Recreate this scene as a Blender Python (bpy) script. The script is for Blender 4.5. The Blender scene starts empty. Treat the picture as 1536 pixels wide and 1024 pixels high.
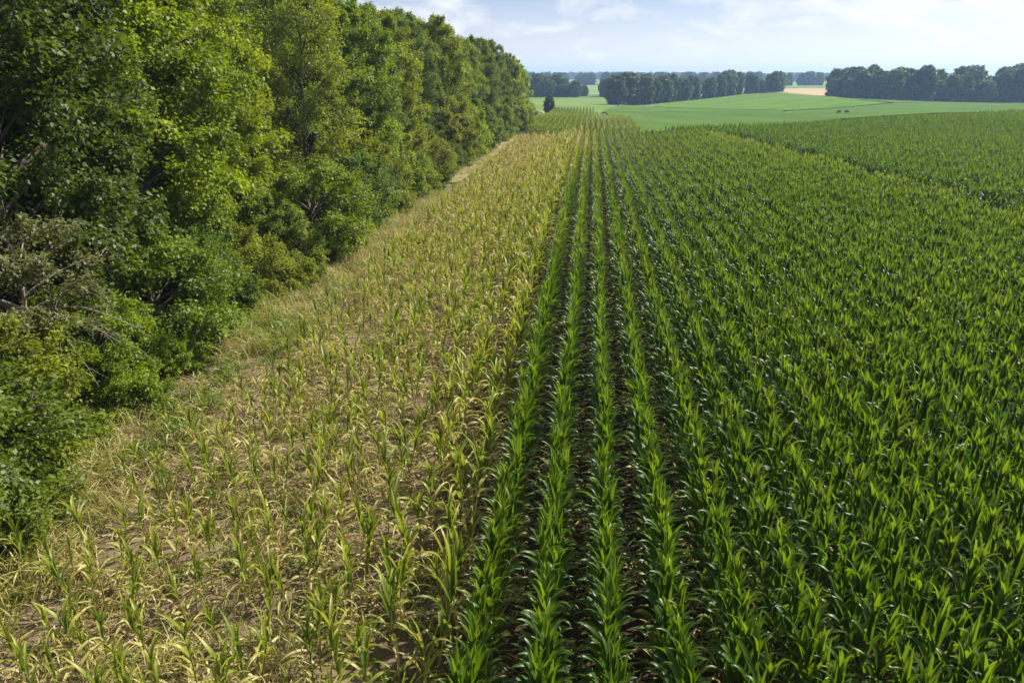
import bpy, math, random
import numpy as np
from mathutils import Vector, geometry as mgeo

PI = math.pi
S = bpy.context.scene
COL = S.collection
random.seed(7)
R0 = np.random.default_rng(7)

# ------------------------------------------------------------------ camera numbers
TH = math.atan2(400, 1024)                       # pitch down
YAW = math.atan2(122, math.hypot(1024, 400))     # heading, left of +Y
EYE = 7.5
CA, SA = math.cos(YAW), math.sin(YAW)

def seen(x, y, z=0.0, margin=4.0):
    """true when the ground place (x, y) is in the view or within `margin` metres of it"""
    d = -x * SA + y * CA
    r = x * CA + y * SA
    h = EYE - z
    zc = d * math.cos(TH) + h * math.sin(TH)
    if zc < 1: return False
    yd = h * math.cos(TH) - d * math.sin(TH)
    return abs(r) < .75 * zc + margin and yd < .5 * zc + margin

# ------------------------------------------------------------------ terrain
CTRL = [(x, y, 0.) for x in (-60, -36, -20, -8, 4, 18, 40, 64) for y in (-30, 0, 22, 45, 66, 78)] + [
    (20, 85, 0), (47, 125, 0), (86, 150, 0), (135, 135, 0), (33, 105, 0), (15, 89, 0), (6, 84, -.05), (100, 60, 0), (200, 60, 0),
    (-12, 96, -.45), (-9, 105, -1.3), (5, 105, -1.45), (5, 121, -1.2), (13, 132, -1.5), (4, 166, -3.0), (-12, 205, -3.3), (1, 211, -3.3),
    (-14, 140, -1.8), (-35, 130, -1.5), (22, 110, -.9), (36, 128, -.9), (60, 160, -.8), (56, 174, -1.1), (90, 185, -1.4), (53, 197, -2.3), (140, 190, -2),
    (-30, 399, -4.9), (13, 404, -4.6), (11, 323, -5.2), (13, 333, -5.7), (31, 356, -5.6), (53, 388, -5.0), (79, 421, -3.5), (106, 444, -1.9),
    (24, 304, -5.3), (45, 257, -4.2), (104, 434, -2.5), (119, 375, -3.1), (129, 336, -3.3), (155, 319, -3.7), (172, 311, -3.8),
    (124, 386, -3.3), (137, 357, -3.9), (161, 350, -4.7), (196, 354, -4.2), (300, 340, -4), (105, 454, -2.5), (134, 417, -3.0), (138, 579, -3.1),
    (200, 626, -2.2), (-7, 422, -4.6), (-14, 803, -3.8), (226, 830, -3.4), (338, 1245, -2.8), (-122, 1496, -2.), (478, 1763, -2.6),
    (-100, 200, -2), (-200, 400, -4), (-300, 800, -4), (-600, 1500, -3), (900, 1400, -3), (500, 300, -2), (600, 700, -3),
    (0, 2500, 0), (1000, 2600, 0), (-1200, 2500, 0), (-400, 50, 0), (-800, 400, -2), (1500, 300, 0), (2500, 2000, 0), (-2500, 2000, 0)]
_C = np.array(CTRL, float)
_XY = _C[:, :2] / 100
def _phi(r2): return np.where(r2 > 0, .5 * r2 * np.log(np.maximum(r2, 1e-12)), 0)
def _fit():
    n = len(_XY)
    K = _phi(((_XY[:, None] - _XY[None]) ** 2).sum(-1)) + np.eye(n) * 2e-4
    P = np.c_[np.ones(n), _XY]
    A = np.block([[K, P], [P.T, np.zeros((3, 3))]])
    return np.linalg.solve(A, np.r_[_C[:, 2], 0, 0, 0])
_Wt = _fit()
def ter(x, y):
    p = np.stack([np.atleast_1d(np.asarray(x, float)).ravel(), np.atleast_1d(np.asarray(y, float)).ravel()], -1) / 100
    out = np.empty(len(p))
    for i in range(0, len(p), 20000):
        q = p[i:i + 20000]
        k = _phi(((q[:, None] - _XY[None]) ** 2).sum(-1))
        out[i:i + 20000] = k @ _Wt[:-3] + _Wt[-3] + q @ _Wt[-2:]
    return np.clip(out, -9, 12)
def tz(x, y): return float(ter(x, y)[0])

# ------------------------------------------------------------------ mesh helpers
class MB:
    """collects quads with float attributes per vertex"""
    def __init__(s, *attrs): s.V, s.F, s.n, s.A = [], [], 0, {a: [] for a in attrs}
    def add(s, V, F, **at):
        V = np.asarray(V, float).reshape(-1, 3); F = np.asarray(F, int).reshape(-1, 4)
        s.V.append(V); s.F.append(F + s.n); s.n += len(V)
        for a in s.A:
            v = at.get(a, 0.); s.A[a].append(np.broadcast_to(np.asarray(v, float), (len(V),)).copy())
    def data(s):
        return (np.concatenate(s.V), np.concatenate(s.F), {a: np.concatenate(v) for a, v in s.A.items()})
    def put(s, D, M=None, **over):
        V, F, A = D
        if M is not None: V = V @ M[:3, :3].T + M[:3, 3]
        s.add(V, F, **{**A, **over})
    def mesh(s, name, mat, smooth=True): return np_mesh(name, *s.data(), mat, smooth)

def np_mesh(name, V, F, A, mat, smooth=True):
    me = bpy.data.meshes.new(name)
    me.vertices.add(len(V)); me.vertices.foreach_set('co', V.astype(np.float32).ravel())
    me.loops.add(F.size); me.loops.foreach_set('vertex_index', F.astype(np.int32).ravel())
    me.polygons.add(len(F)); me.polygons.foreach_set('loop_start', np.arange(0, F.size, 4, dtype=np.int32))
    me.polygons.foreach_set('loop_total', np.full(len(F), 4, np.int32))
    if smooth: me.polygons.foreach_set('use_smooth', np.ones(len(F), bool))
    for a, v in A.items():
        at = me.attributes.new(a, 'FLOAT', 'POINT'); at.data.foreach_set('value', v.astype(np.float32))
    me.update(calc_edges=True); me.materials.append(mat)
    return me

def obj(name, me, parent=None, loc=None, link=True):
    o = bpy.data.objects.new(name, me)
    if link: COL.objects.link(o)
    if parent is not None: o.parent = parent
    if loc is not None: o.location = loc
    return o
def thing(name, label, cat, loc=(0, 0, 0), group=None, kind=None, data=None):
    o = bpy.data.objects.new(name, data); COL.objects.link(o); o.location = loc
    o['label'] = label; o['category'] = cat
    if group: o['group'] = group
    if kind: o['kind'] = kind
    return o
def rotz(a, x=0, y=0, z=0, s=1.0, tx=0., ty=0.):
    c, q = math.cos(a), math.sin(a)
    M = np.eye(4); M[:3, :3] = np.array([[c, -q, 0], [q, c, 0], [0, 0, 1]]) * s
    if tx or ty:
        Tm = np.array([[1, 0, tx], [0, 1, ty], [-tx, -ty, 1]]); M[:3, :3] = Tm @ M[:3, :3]
    M[:3, 3] = (x, y, z); return M

def tube(mb, P, r, n=6, **at):
    P = np.asarray(P, float); r = np.broadcast_to(np.asarray(r, float), (len(P),))
    T = np.gradient(P, axis=0); T /= np.linalg.norm(T, axis=1, keepdims=True) + 1e-9
    ref = np.array([0, 0, 1.]) if abs(T[len(T) // 2, 2]) < .8 else np.array([1., 0, 0])
    X = np.cross(T, ref); X /= np.linalg.norm(X, axis=1, keepdims=True) + 1e-9
    Y = np.cross(T, X)
    a = np.arange(n) * 2 * PI / n
    V = P[:, None] + r[:, None, None] * (np.cos(a)[None, :, None] * X[:, None] + np.sin(a)[None, :, None] * Y[:, None])
    F = [(i * n + k, i * n + (k + 1) % n, (i + 1) * n + (k + 1) % n, (i + 1) * n + k) for i in range(len(P) - 1) for k in range(n)]
    mb.add(V.reshape(-1, 3), F, **at)

# ------------------------------------------------------------------ materials
def newmat(name):
    m = bpy.data.materials.new(name); m.use_nodes = True
    nt = m.node_tree; nt.nodes.clear()
    out = nt.nodes.new('ShaderNodeOutputMaterial')
    return m, nt, out
def nd(nt, t, **kw):
    n = nt.nodes.new(t)
    for k, v in kw.items():
        if k.startswith('i_'):
            n.inputs[int(k[2:]) if k[2:].isdigit() else k[2:].replace('_', ' ')].default_value = v
        else: setattr(n, k, v)
    return n
def mathn(nt, op, a, b=None, c=None, clamp=False):
    n = nt.nodes.new('ShaderNodeMath'); n.operation = op; n.use_clamp = clamp
    for i, v in enumerate((a, b, c)):
        if v is None: continue
        if hasattr(v, 'links'): nt.links.new(v, n.inputs[i])
        else: n.inputs[i].default_value = v
    return n.outputs[0]
def ramp(nt, fac, stops, interp='LINEAR'):
    n = nt.nodes.new('ShaderNodeValToRGB'); cr = n.color_ramp; cr.interpolation = interp
    while len(cr.elements) < len(stops): cr.elements.new(.5)
    for e, (p, c) in zip(cr.elements, stops): e.position = p; e.color = (*c, 1)
    nt.links.new(fac, n.inputs[0]); return n.outputs[0]
def mix(nt, fac, a, b, mode='MIX'):
    n = nt.nodes.new('ShaderNodeMix'); n.data_type = 'RGBA'; n.blend_type = mode
    for i, v in ((0, fac), (6, a), (7, b)):
        if hasattr(v, 'links'): nt.links.new(v, n.inputs[i])
        else: n.inputs[i].default_value = v if i == 0 else (*v, 1) if len(v) == 3 else v
    return n.outputs[2]
def noise(nt, scale, detail=4, rough=.55, vec=None, dist=0):
    n = nd(nt, 'ShaderNodeTexNoise'); n.inputs['Scale'].default_value = scale; n.inputs['Detail'].default_value = detail
    n.inputs['Roughness'].default_value = rough; n.inputs['Distortion'].default_value = dist
    if vec is not None: nt.links.new(vec, n.inputs['Vector'])
    return n.outputs['Fac']
def attr(nt, name, typ='GEOMETRY'):
    n = nd(nt, 'ShaderNodeAttribute'); n.attribute_name = name; n.attribute_type = typ
    return n
def leaf_shader(nt, out, col, tcol, trans, rough, spec=.5):
    p = nd(nt, 'ShaderNodeBsdfPrincipled'); nt.links.new(col, p.inputs['Base Color'])
    p.inputs['Roughness'].default_value = rough; p.inputs['Specular IOR Level'].default_value = spec
    t = nd(nt, 'ShaderNodeBsdfTranslucent'); nt.links.new(tcol, t.inputs['Color'])
    m = nd(nt, 'ShaderNodeMixShader'); m.inputs[0].default_value = trans
    nt.links.new(p.outputs[0], m.inputs[1]); nt.links.new(t.outputs[0], m.inputs[2])
    nt.links.new(m.outputs[0], out.inputs[0])
    return p

def mat_maize(name, stops, tstops, rough, trans, spec=.5):
    m, nt, out = newmat(name)
    dry = attr(nt, 'dry').outputs['Fac']; mid = attr(nt, 'mid').outputs['Fac']
    tone = attr(nt, 'tone', 'INSTANCER').outputs['Fac']
    geo = nd(nt, 'ShaderNodeNewGeometry')
    isl = geo.outputs['Random Per Island']
    n1 = noise(nt, 22, 3)
    f = mathn(nt, 'ADD', dry, tone)
    f = mathn(nt, 'ADD', f, mathn(nt, 'MULTIPLY', mathn(nt, 'SUBTRACT', isl, .5), .10))
    f = mathn(nt, 'ADD', f, mathn(nt, 'MULTIPLY', mathn(nt, 'SUBTRACT', n1, .5), .16), clamp=True)
    col = ramp(nt, f, stops); tcol = ramp(nt, f, tstops)
    m3 = mathn(nt, 'POWER', mid, 5.0)
    col = mix(nt, mathn(nt, 'MULTIPLY', m3, .35), col, (.16, .26, .06))
    leaf_shader(nt, out, col, tcol, trans, rough, spec)
    return m
# dry factor: 0 dark green .. .3 green .. .5 yellow-green .. .7 straw .. 1 tan brown
M_MAIZE = mat_maize('maize_leaf',
    [(0, (.020, .058, .010)), (.2, (.042, .092, .008)), (.42, (.125, .170, .015)), (.6, (.285, .29, .03)), (.8, (.50, .42, .16)), (1, (.36, .28, .14))],
    [(0, (.095, .22, .005)), (.2, (.18, .30, .005)), (.42, (.30, .40, .02)), (.6, (.46, .48, .04)), (.8, (.48, .38, .13)), (1, (.34, .25, .11))], .43, .40)
M_STALK = mat_maize('maize_stalk',
    [(0, (.05, .12, .02)), (.42, (.12, .16, .03)), (.7, (.22, .20, .06)), (1, (.30, .21, .10))],
    [(0, (.03, .1, .01)), (1, (.1, .08, .03))], .5, .05)

def mat_leaf(name, rough=.55, trans=.35):
    m, nt, out = newmat(name)
    oi = nd(nt, 'ShaderNodeObjectInfo')
    lv = attr(nt, 'lv').outputs['Fac']
    c = oi.outputs['Color']
    v = mathn(nt, 'MULTIPLY_ADD', lv, .9, .55)
    hsv = nd(nt, 'ShaderNodeHueSaturation')
    nt.links.new(mathn(nt, 'MULTIPLY_ADD', lv, -.016, .508), hsv.inputs['Hue'])
    nt.links.new(v, hsv.inputs['Value']); nt.links.new(c, hsv.inputs['Color'])
    col = hsv.outputs[0]
    tc = mix(nt, 1.0, col, (2.5, 2.4, .8), 'MULTIPLY')
    leaf_shader(nt, out, col, tc, trans, rough, .45)
    return m
M_LEAF = mat_leaf('tree_leaf')

def mat_bark(name, a, b):
    m, nt, out = newmat(name)
    p = nd(nt, 'ShaderNodeBsdfPrincipled'); p.inputs['Roughness'].default_value = .9
    tc = nd(nt, 'ShaderNodeTexCoord'); mp = nd(nt, 'ShaderNodeMapping'); mp.inputs['Scale'].default_value = (6, 6, 1.2)
    nt.links.new(tc.outputs['Object'], mp.inputs[0])
    f = noise(nt, 3, 5, .65, mp.outputs[0])
    nt.links.new(ramp(nt, f, [(.3, a), (.7, b)]), p.inputs['Base Color'])
    bp = nd(nt, 'ShaderNodeBump'); bp.inputs['Strength'].default_value = .6; bp.inputs['Distance'].default_value = .03
    nt.links.new(f, bp.inputs['Height']); nt.links.new(bp.outputs[0], p.inputs['Normal'])
    nt.links.new(p.outputs[0], out.inputs[0]); return m
M_BARK = mat_bark('bark', (.05, .037, .026), (.15, .12, .09))
M_DEADWOOD = mat_bark('dead_wood', (.16, .135, .10), (.32, .285, .23))

def mat_ground():
    m, nt, out = newmat('ground')
    p = nd(nt, 'ShaderNodeBsdfPrincipled'); p.inputs['Roughness'].default_value = .95; p.inputs['Specular IOR Level'].default_value = .15
    geo = nd(nt, 'ShaderNodeNewGeometry'); pos = geo.outputs['Position']
    sx = nd(nt, 'ShaderNodeSeparateXYZ'); nt.links.new(pos, sx.inputs[0])
    X, Y = sx.outputs[0], sx.outputs[1]
    n_big = noise(nt, .35, 4, .6, pos); n_mid = noise(nt, 2.2, 6, .65, pos); n_fine = noise(nt, 14, 5, .7, pos)
    sandy = ramp(nt, n_mid, [(.28, (.085, .060, .032)), (.5, (.160, .120, .068)), (.72, (.26, .205, .122))])
    sandy = mix(nt, mathn(nt, 'MULTIPLY', n_fine, .55), sandy, (.12, .085, .05))
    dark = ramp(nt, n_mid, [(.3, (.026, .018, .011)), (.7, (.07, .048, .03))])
    # dark brown soil under the healthy rows, row-gap shade put into its colour
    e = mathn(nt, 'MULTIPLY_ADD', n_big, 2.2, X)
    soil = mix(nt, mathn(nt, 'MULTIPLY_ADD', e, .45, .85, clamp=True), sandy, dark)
    # verge: litter and short dry grass between field and wood; wood floor
    verge = ramp(nt, n_mid, [(.3, (.06, .05, .022)), (.5, (.145, .112, .055)), (.7, (.24, .185, .10))])
    floor_ = ramp(nt, n_mid, [(.3, (.022, .018, .010)), (.7, (.06, .045, .025))])
    wob = mathn(nt, 'MULTIPLY_ADD', n_big, 2.4, X)
    near = mix(nt, mathn(nt, 'MULTIPLY_ADD', wob, 1.0, 8.2, clamp=True), verge, soil)
    near = mix(nt, mathn(nt, 'MULTIPLY_ADD', wob, 1.2, 13.2, clamp=True), floor_, near)
    meadow = ramp(nt, noise(nt, .02, 6, .6, pos), [(.3, (.07, .13, .028)), (.5, (.10, .16, .04)), (.7, (.16, .19, .06))])
    far = mathn(nt, 'MULTIPLY_ADD', mathn(nt, 'MULTIPLY_ADD', n_big, 5, Y), .12, -12.9, clamp=True)
    nt.links.new(mix(nt, far, near, meadow), p.inputs['Base Color'])
    bp = nd(nt, 'ShaderNodeBump'); bp.inputs['Strength'].default_value = .8; bp.inputs['Distance'].default_value = .08
    nt.links.new(mathn(nt, 'MULTIPLY_ADD', n_fine, .4, n_mid), bp.inputs['Height']); nt.links.new(bp.outputs[0], p.inputs['Normal'])
    nt.links.new(p.outputs[0], out.inputs[0]); return m

def mat_field(name, a, b, scale=.05, rows=None, rough=.8):
    m, nt, out = newmat(name)
    p = nd(nt, 'ShaderNodeBsdfPrincipled'); p.inputs['Roughness'].default_value = 1.; p.inputs['Specular IOR Level'].default_value = .0
    pos = nd(nt, 'ShaderNodeNewGeometry').outputs['Position']
    n1 = noise(nt, scale, 5, .6, pos); n2 = noise(nt, 1.6, 4, .7, pos)
    f = mathn(nt, 'MULTIPLY_ADD', n2, .5, mathn(nt, 'MULTIPLY', n1, .75))
    col = ramp(nt, f, [(.42, a), (.8, b)])
    h = n2
    if rows:
        ang, sp = rows
        mp = nd(nt, 'ShaderNodeMapping'); mp.inputs['Rotation'].default_value = (0, 0, ang); nt.links.new(pos, mp.inputs[0])
        wv = nd(nt, 'ShaderNodeTexWave'); wv.inputs['Scale'].default_value = 2 * PI / sp / 20 * 1.0
        wv.inputs['Distortion'].default_value = .6; wv.inputs['Detail'].default_value = 1
        nt.links.new(mp.outputs[0], wv.inputs[0])
        h = mathn(nt, 'ADD', n2, wv.outputs['Fac'])
        col = mix(nt, mathn(nt, 'MULTIPLY', wv.outputs['Fac'], .25), col, tuple(x * 1.25 for x in b))
    nt.links.new(col, p.inputs['Base Color'])
    bp = nd(nt, 'ShaderNodeBump'); bp.inputs['Strength'].default_value = .7; bp.inputs['Distance'].default_value = .25
    nt.links.new(h, bp.inputs['Height']); nt.links.new(bp.outputs[0], p.inputs['Normal'])
    nt.links.new(p.outputs[0], out.inputs[0]); return m

# ------------------------------------------------------------------ maize
def leaf(mb, base, az, phi0, curl, L, W, nseg, rng, fold=.35, wave=.12, twist=0., dry0=0., dry1=0., cpow=1.5):
    s = np.linspace(0, 1, nseg + 1)
    phi = phi0 + curl * s ** cpow
    ds = L / nseg
    pm = (phi[1:] + phi[:-1]) / 2
    r = np.r_[0, np.cumsum(np.sin(pm) * ds)]; z = np.r_[0, np.cumsum(np.cos(pm) * ds)]
    azs = az + rng.normal(0, .18) * s
    ur = np.stack([np.cos(azs), np.sin(azs), 0 * s], -1); us = np.stack([-np.sin(azs), np.cos(azs), 0 * s], -1)
    uz = np.array([0, 0, 1.])
    C = np.asarray(base) + r[:, None] * ur + z[:, None] * uz
    N = -np.cos(phi)[:, None] * ur + np.sin(phi)[:, None] * uz
    tw = twist * s
    side = us * np.cos(tw)[:, None] + N * np.sin(tw)[:, None]
    N2 = -us * np.sin(tw)[:, None] + N * np.cos(tw)[:, None]
    w = W * (1 - s ** 2.3) * (.55 + .45 * np.minimum(1, s / .3)) / 2 + .0015
    ph = rng.uniform(0, 6)
    wv = wave * w * np.sin(s * rng.uniform(9, 15) + ph); wv2 = wave * w * np.sin(s * rng.uniform(9, 15) + ph + 2)
    A = C - side * w[:, None] + N2 * (fold * w + wv)[:, None]
    B = C + side * w[:, None] + N2 * (fold * w + wv2)[:, None]
    V = np.stack([A, C, B], 1).reshape(-1, 3)
    F = []
    for i in range(nseg):
        o = i * 3
        F += [(o, o + 1, o + 4, o + 3), (o + 1, o + 2, o + 5, o + 4)]
    d = dry0 + (dry1 - dry0) * s ** 2
    D = np.stack([d + .04, d, d + .04], 1).ravel()
    mb.add(V, F, dry=D, mid=np.tile([0, 1, 0], nseg + 1))

def maize(seed, lod=0):
    """healthy plant -> (foliage data, stalk data); leaves fan out across the row (along X)"""
    g = np.random.default_rng(seed)
    f, st = MB('dry', 'mid'), MB('dry', 'mid')
    H = g.uniform(1.50, 1.66); ns = (9, 5)[lod]
    lean = g.normal(0, .018, 2)
    hs = np.linspace(0, H, 6)
    P = np.stack([lean[0] * hs, lean[1] * hs, hs], -1)
    tube(st, P, np.linspace(.017, .008, 6), 6 if lod == 0 else 4, dry=.1)
    n = g.integers(10, 12); side = g.integers(0, 2)
    for i in range(n):
        t = i / (n - 1)
        h = .22 + (H - .24) * t ** .85
        az = (i + side) % 2 * PI + g.normal(0, .30 + .3 * t)
        phi0 = .45 - .36 * t + g.normal(0, .07)
        curl = 2.5 - 1.5 * t + g.normal(0, .3)
        L = (.38 + .335 * math.sin(PI * min(1, .15 + .75 * t)) * .75) * g.uniform(.88, 1.12)
        W = (.064 + .034 * math.sin(PI * (.1 + .75 * t))) * g.uniform(.88, 1.15)
        low = max(0, .18 - t) * 3.2
        leaf(f, (lean[0] * h, lean[1] * h, h), az, phi0, curl, L, W, ns, g, fold=.42, wave=.13, twist=g.normal(0, .5),
             dry0=.04 + low + g.uniform(0, .08), dry1=.12 + low + g.uniform(0, .2), cpow=3.0)
    for i in range(4):
        az = g.uniform(0, 2 * PI)
        leaf(f, (lean[0] * H, lean[1] * H, H - .06 * i), az, g.uniform(.02, .14), g.uniform(.1, .7), g.uniform(.44, .62), g.uniform(.055, .085), ns, g,
             fold=.5, wave=.08, twist=g.normal(0, .5), dry0=.14 + g.uniform(0, .1), dry1=.24, cpow=3.2)
    return f.data(), st.data()

def stunted(seed, lod=0):
    """short stressed plant -> (green foliage, dead leaves, stalk)"""
    g = np.random.default_rng(seed)
    f, dl, st = MB('dry', 'mid'), MB('dry', 'mid'), MB('dry', 'mid')
    H = g.uniform(.7, 1.05); ns = (10, 6)[lod]
    lean = g.normal(0, .07, 2)
    hs = np.linspace(0, H, 6)
    P = np.stack([lean[0] * hs, lean[1] * hs, hs], -1)
    tube(st, P, np.linspace(.013, .006, 6), 6 if lod == 0 else 4, dry=np.repeat(np.linspace(.75, .3, 6), 6 if lod == 0 else 4))
    n = g.integers(9, 12)
    a0 = g.uniform(0, 2 * PI)
    for i in range(n):
        t = i / (n - 1); h = .08 + (H - .1) * t
        az = a0 + i * PI + g.normal(0, .5)
        b = (lean[0] * h, lean[1] * h, h)
        if t < .5:
            leaf(dl, b, az, g.uniform(.25, .7), g.uniform(2.0, 3.9), g.uniform(.42, .68), g.uniform(.032, .052), ns, g, fold=.7, wave=.3,
                 twist=g.normal(0, 1.2), dry0=g.choice([.44, .58, .68]) + g.uniform(-.05, .1), dry1=.78 + g.uniform(0, .15), cpow=1.4)
        else:
            leaf(f, b, az, .55 - .38 * t + g.normal(0, .08), g.uniform(1.2, 2.9) * (1.35 - .6 * t), g.uniform(.40, .62), g.uniform(.034, .054), ns, g, fold=.5, wave=.18,
                 twist=g.normal(0, .8), dry0=.31 + g.uniform(-.10, .12), dry1=.46 + g.uniform(0, .32), cpow=2.0)
    for i in range(3):
        leaf(f, (lean[0] * H, lean[1] * H, H - .05 * i), g.uniform(0, 2 * PI), g.uniform(.04, .2), g.uniform(.2, .9), g.uniform(.36, .54), g.uniform(.036, .055), ns, g,
             fold=.6, wave=.1, twist=g.normal(0, .5), dry0=.29 + g.uniform(-.08, .1), dry1=.44 + g.uniform(0, .25), cpow=2.2)
    return f.data(), dl.data(), st.data()

NV = 10
HP = [maize(100 + i) for i in range(NV)]
HP1 = [maize(200 + i, 1) for i in range(NV)]
SP = [stunted(300 + i) for i in range(NV)]

# ------------------------------------------------------------------ geometry-node scatter (only for uncountable stuff)
def src_collection(name, meshes):
    c = bpy.data.collections.new(name)
    for i, me in enumerate(meshes):
        o = bpy.data.objects.new('%s_%02d' % (name, i), me); c.objects.link(o)
    return c
def scatter(name, label, cat, pts, coll, ncoll, group=None):
    """pts rows: x y z rotx roty rotz scale index tone"""
    pts = np.asarray(pts, float)
    me = bpy.data.meshes.new(name); me.vertices.add(len(pts)); me.vertices.foreach_set('co', pts[:, :3].astype(np.float32).ravel())
    a = me.attributes.new('rot', 'FLOAT_VECTOR', 'POINT'); a.data.foreach_set('vector', pts[:, 3:6].astype(np.float32).ravel())
    a = me.attributes.new('scl', 'FLOAT', 'POINT'); a.data.foreach_set('value', pts[:, 6].astype(np.float32))
    a = me.attributes.new('idx', 'INT', 'POINT'); a.data.foreach_set('value', pts[:, 7].astype(np.int32) % ncoll)
    a = me.attributes.new('tone', 'FLOAT', 'POINT'); a.data.foreach_set('value', pts[:, 8].astype(np.float32))
    o = thing(name, label, cat, kind='stuff', group=group, data=me)
    ng = bpy.data.node_groups.new('scatter_' + name, 'GeometryNodeTree')
    ng.interface.new_socket('Geometry', in_out='INPUT', socket_type='NodeSocketGeometry')
    ng.interface.new_socket('Geometry', in_out='OUTPUT', socket_type='NodeSocketGeometry')
    N, Lk = ng.nodes, ng.links
    gi, go = N.new('NodeGroupInput'), N.new('NodeGroupOutput')
    ci = N.new('GeometryNodeCollectionInfo'); ci.inputs['Collection'].default_value = coll
    ci.inputs['Separate Children'].default_value = True; ci.inputs['Reset Children'].default_value = True
    iop = N.new('GeometryNodeInstanceOnPoints'); iop.inputs['Pick Instance'].default_value = True
    def na(nm, typ):
        n = N.new('GeometryNodeInputNamedAttribute'); n.data_type = typ; n.inputs['Name'].default_value = nm; return n.outputs[0]
    Lk.new(gi.outputs[0], iop.inputs['Points']); Lk.new(ci.outputs[0], iop.inputs['Instance'])
    Lk.new(na('idx', 'INT'), iop.inputs['Instance Index'])
    er = N.new('FunctionNodeEulerToRotation'); Lk.new(na('rot', 'FLOAT_VECTOR'), er.inputs[0]); Lk.new(er.outputs[0], iop.inputs['Rotation'])
    Lk.new(na('scl', 'FLOAT'), iop.inputs['Scale'])
    Lk.new(iop.outputs[0], go.inputs[0])
    o.modifiers.new('scatter', 'NODES').node_group = ng
    return o

def joined(parts, name):
    mb = MB('dry', 'mid')
    for p in parts: mb.put(p)
    return mb.mesh(name, M_MAIZE)

ROW = .75
X0 = -1.05
ROWDX = lambda k: X0 + ROW * k
PTS_BOUND = [(20.2, 34.4), (14., 80.), (4.2, 82.5)]
def in_left_field(x, y):
    """the healthy rows right of the stunted strip, out to the diagonal edge of the next field"""
    if y < 34.4: return x < 20.2 + .137 * (34.4 - y)
    if y < 80: return x < 20.2 - .1371 * (y - 34.4) - 1.0
    return x < 13 - (y - 80) * 1.2
def field_end(x): return 77. + max(0., 4 - x) * .3

# --- the nearest healthy plants are things of their own
ORD = ['first', 'second', 'third', 'fourth', 'fifth', 'sixth', 'seventh', 'eighth', 'ninth', 'tenth', 'eleventh', 'twelfth', 'thirteenth', 'fourteenth', 'fifteenth',
       'sixteenth', 'seventeenth', 'eighteenth', 'nineteenth', 'twentieth']
hp_all = []
for k in range(0, 40):
    x = ROWDX(k)
    y = 3.0 + R0.uniform(0, .2)
    while y < 24:
        yy = y + R0.normal(0, .02)
        if seen(x, yy, 1.0, 3.5) and in_left_field(x, yy):
            hp_all.append((x + R0.normal(0, .018), yy, k, R0.normal(0, .16) + PI * R0.integers(0, 2), R0.uniform(.91, 1.07), R0.integers(0, NV)))
        y += R0.uniform(.13, .185)
hp_all.sort(key=lambda p: (p[0]) ** 2 + p[1] ** 2)
def frame_in(x, y): return seen(x, y, 1.2, -.25)
vis = [p for p in hp_all if frame_in(p[0], p[1])]
near_h = set(id(p) for p in vis[:300])
def make_proto(parts_named, mats):
    return [(n, np_mesh('maize_' + n, *d, m)) for (n, d), m in zip(parts_named, mats)]
HPM = [make_proto([('foliage', p[0]), ('stalk', p[1])], (M_MAIZE, M_STALK)) for p in HP]
SPM = [make_proto([('foliage', p[0]), ('dead_leaves', p[1]), ('stalk', p[2])], (M_MAIZE, M_MAIZE, M_STALK)) for p in SP]

def plant_thing(name, label, cat, group, meshes, x, y, rz, s, tone, tx=0., ty=0.):
    t = thing(name, label, cat, (x, y, tz(x, y) - .01), group)
    t.rotation_euler = (tx, ty, rz); t.scale = (s, s, s)
    for n, me in meshes:
        c = obj(n, me, t); c['tone'] = tone
    return t
for p in vis[:300]:
    plant_thing('maize_plant', 'glossy green maize plant, near end of %s tall row right of the stunted strip' % ORD[p[2]], 'maize plant',
                'tall green maize plants nearest the camera', HPM[p[5]], p[0], p[1], p[3], p[4], float(R0.normal(.01, .035)) + (.07 if p[2] == 0 else 0.) * max(0., math.sin(p[1] * .9)), R0.normal(0, .02), R0.normal(0, .02))

def tone_h(x, y):
    """a few rows next to the stunted strip turn yellower towards the far end of the field"""
    d = max(0., min(1., (y - 30) / 45)) * max(0., min(1., (2.2 - x) / 3.4))
    return .42 * d ** 1.2 + max(0, min(1, (y - 22) / 50)) * .10 + .11 * max(0, min(1, (x - 20.2 + .137 * (y - 34.4) + 4.5) / 3)) + (.13 * max(0, math.sin(y * .33 + x)) * (x < -.2) + .07 * max(0, math.sin(y * .21 + 2)) * (x < .6))
HSRC = src_collection('maize_single', [joined(p, 'maize_single') for p in HP])
rest = [(p[0], p[1], tz(p[0], p[1]), R0.normal(0, .02), R0.normal(0, .02), p[3], p[4], p[5], R0.normal(.01, .035)) for p in hp_all if id(p) not in near_h]

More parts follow.
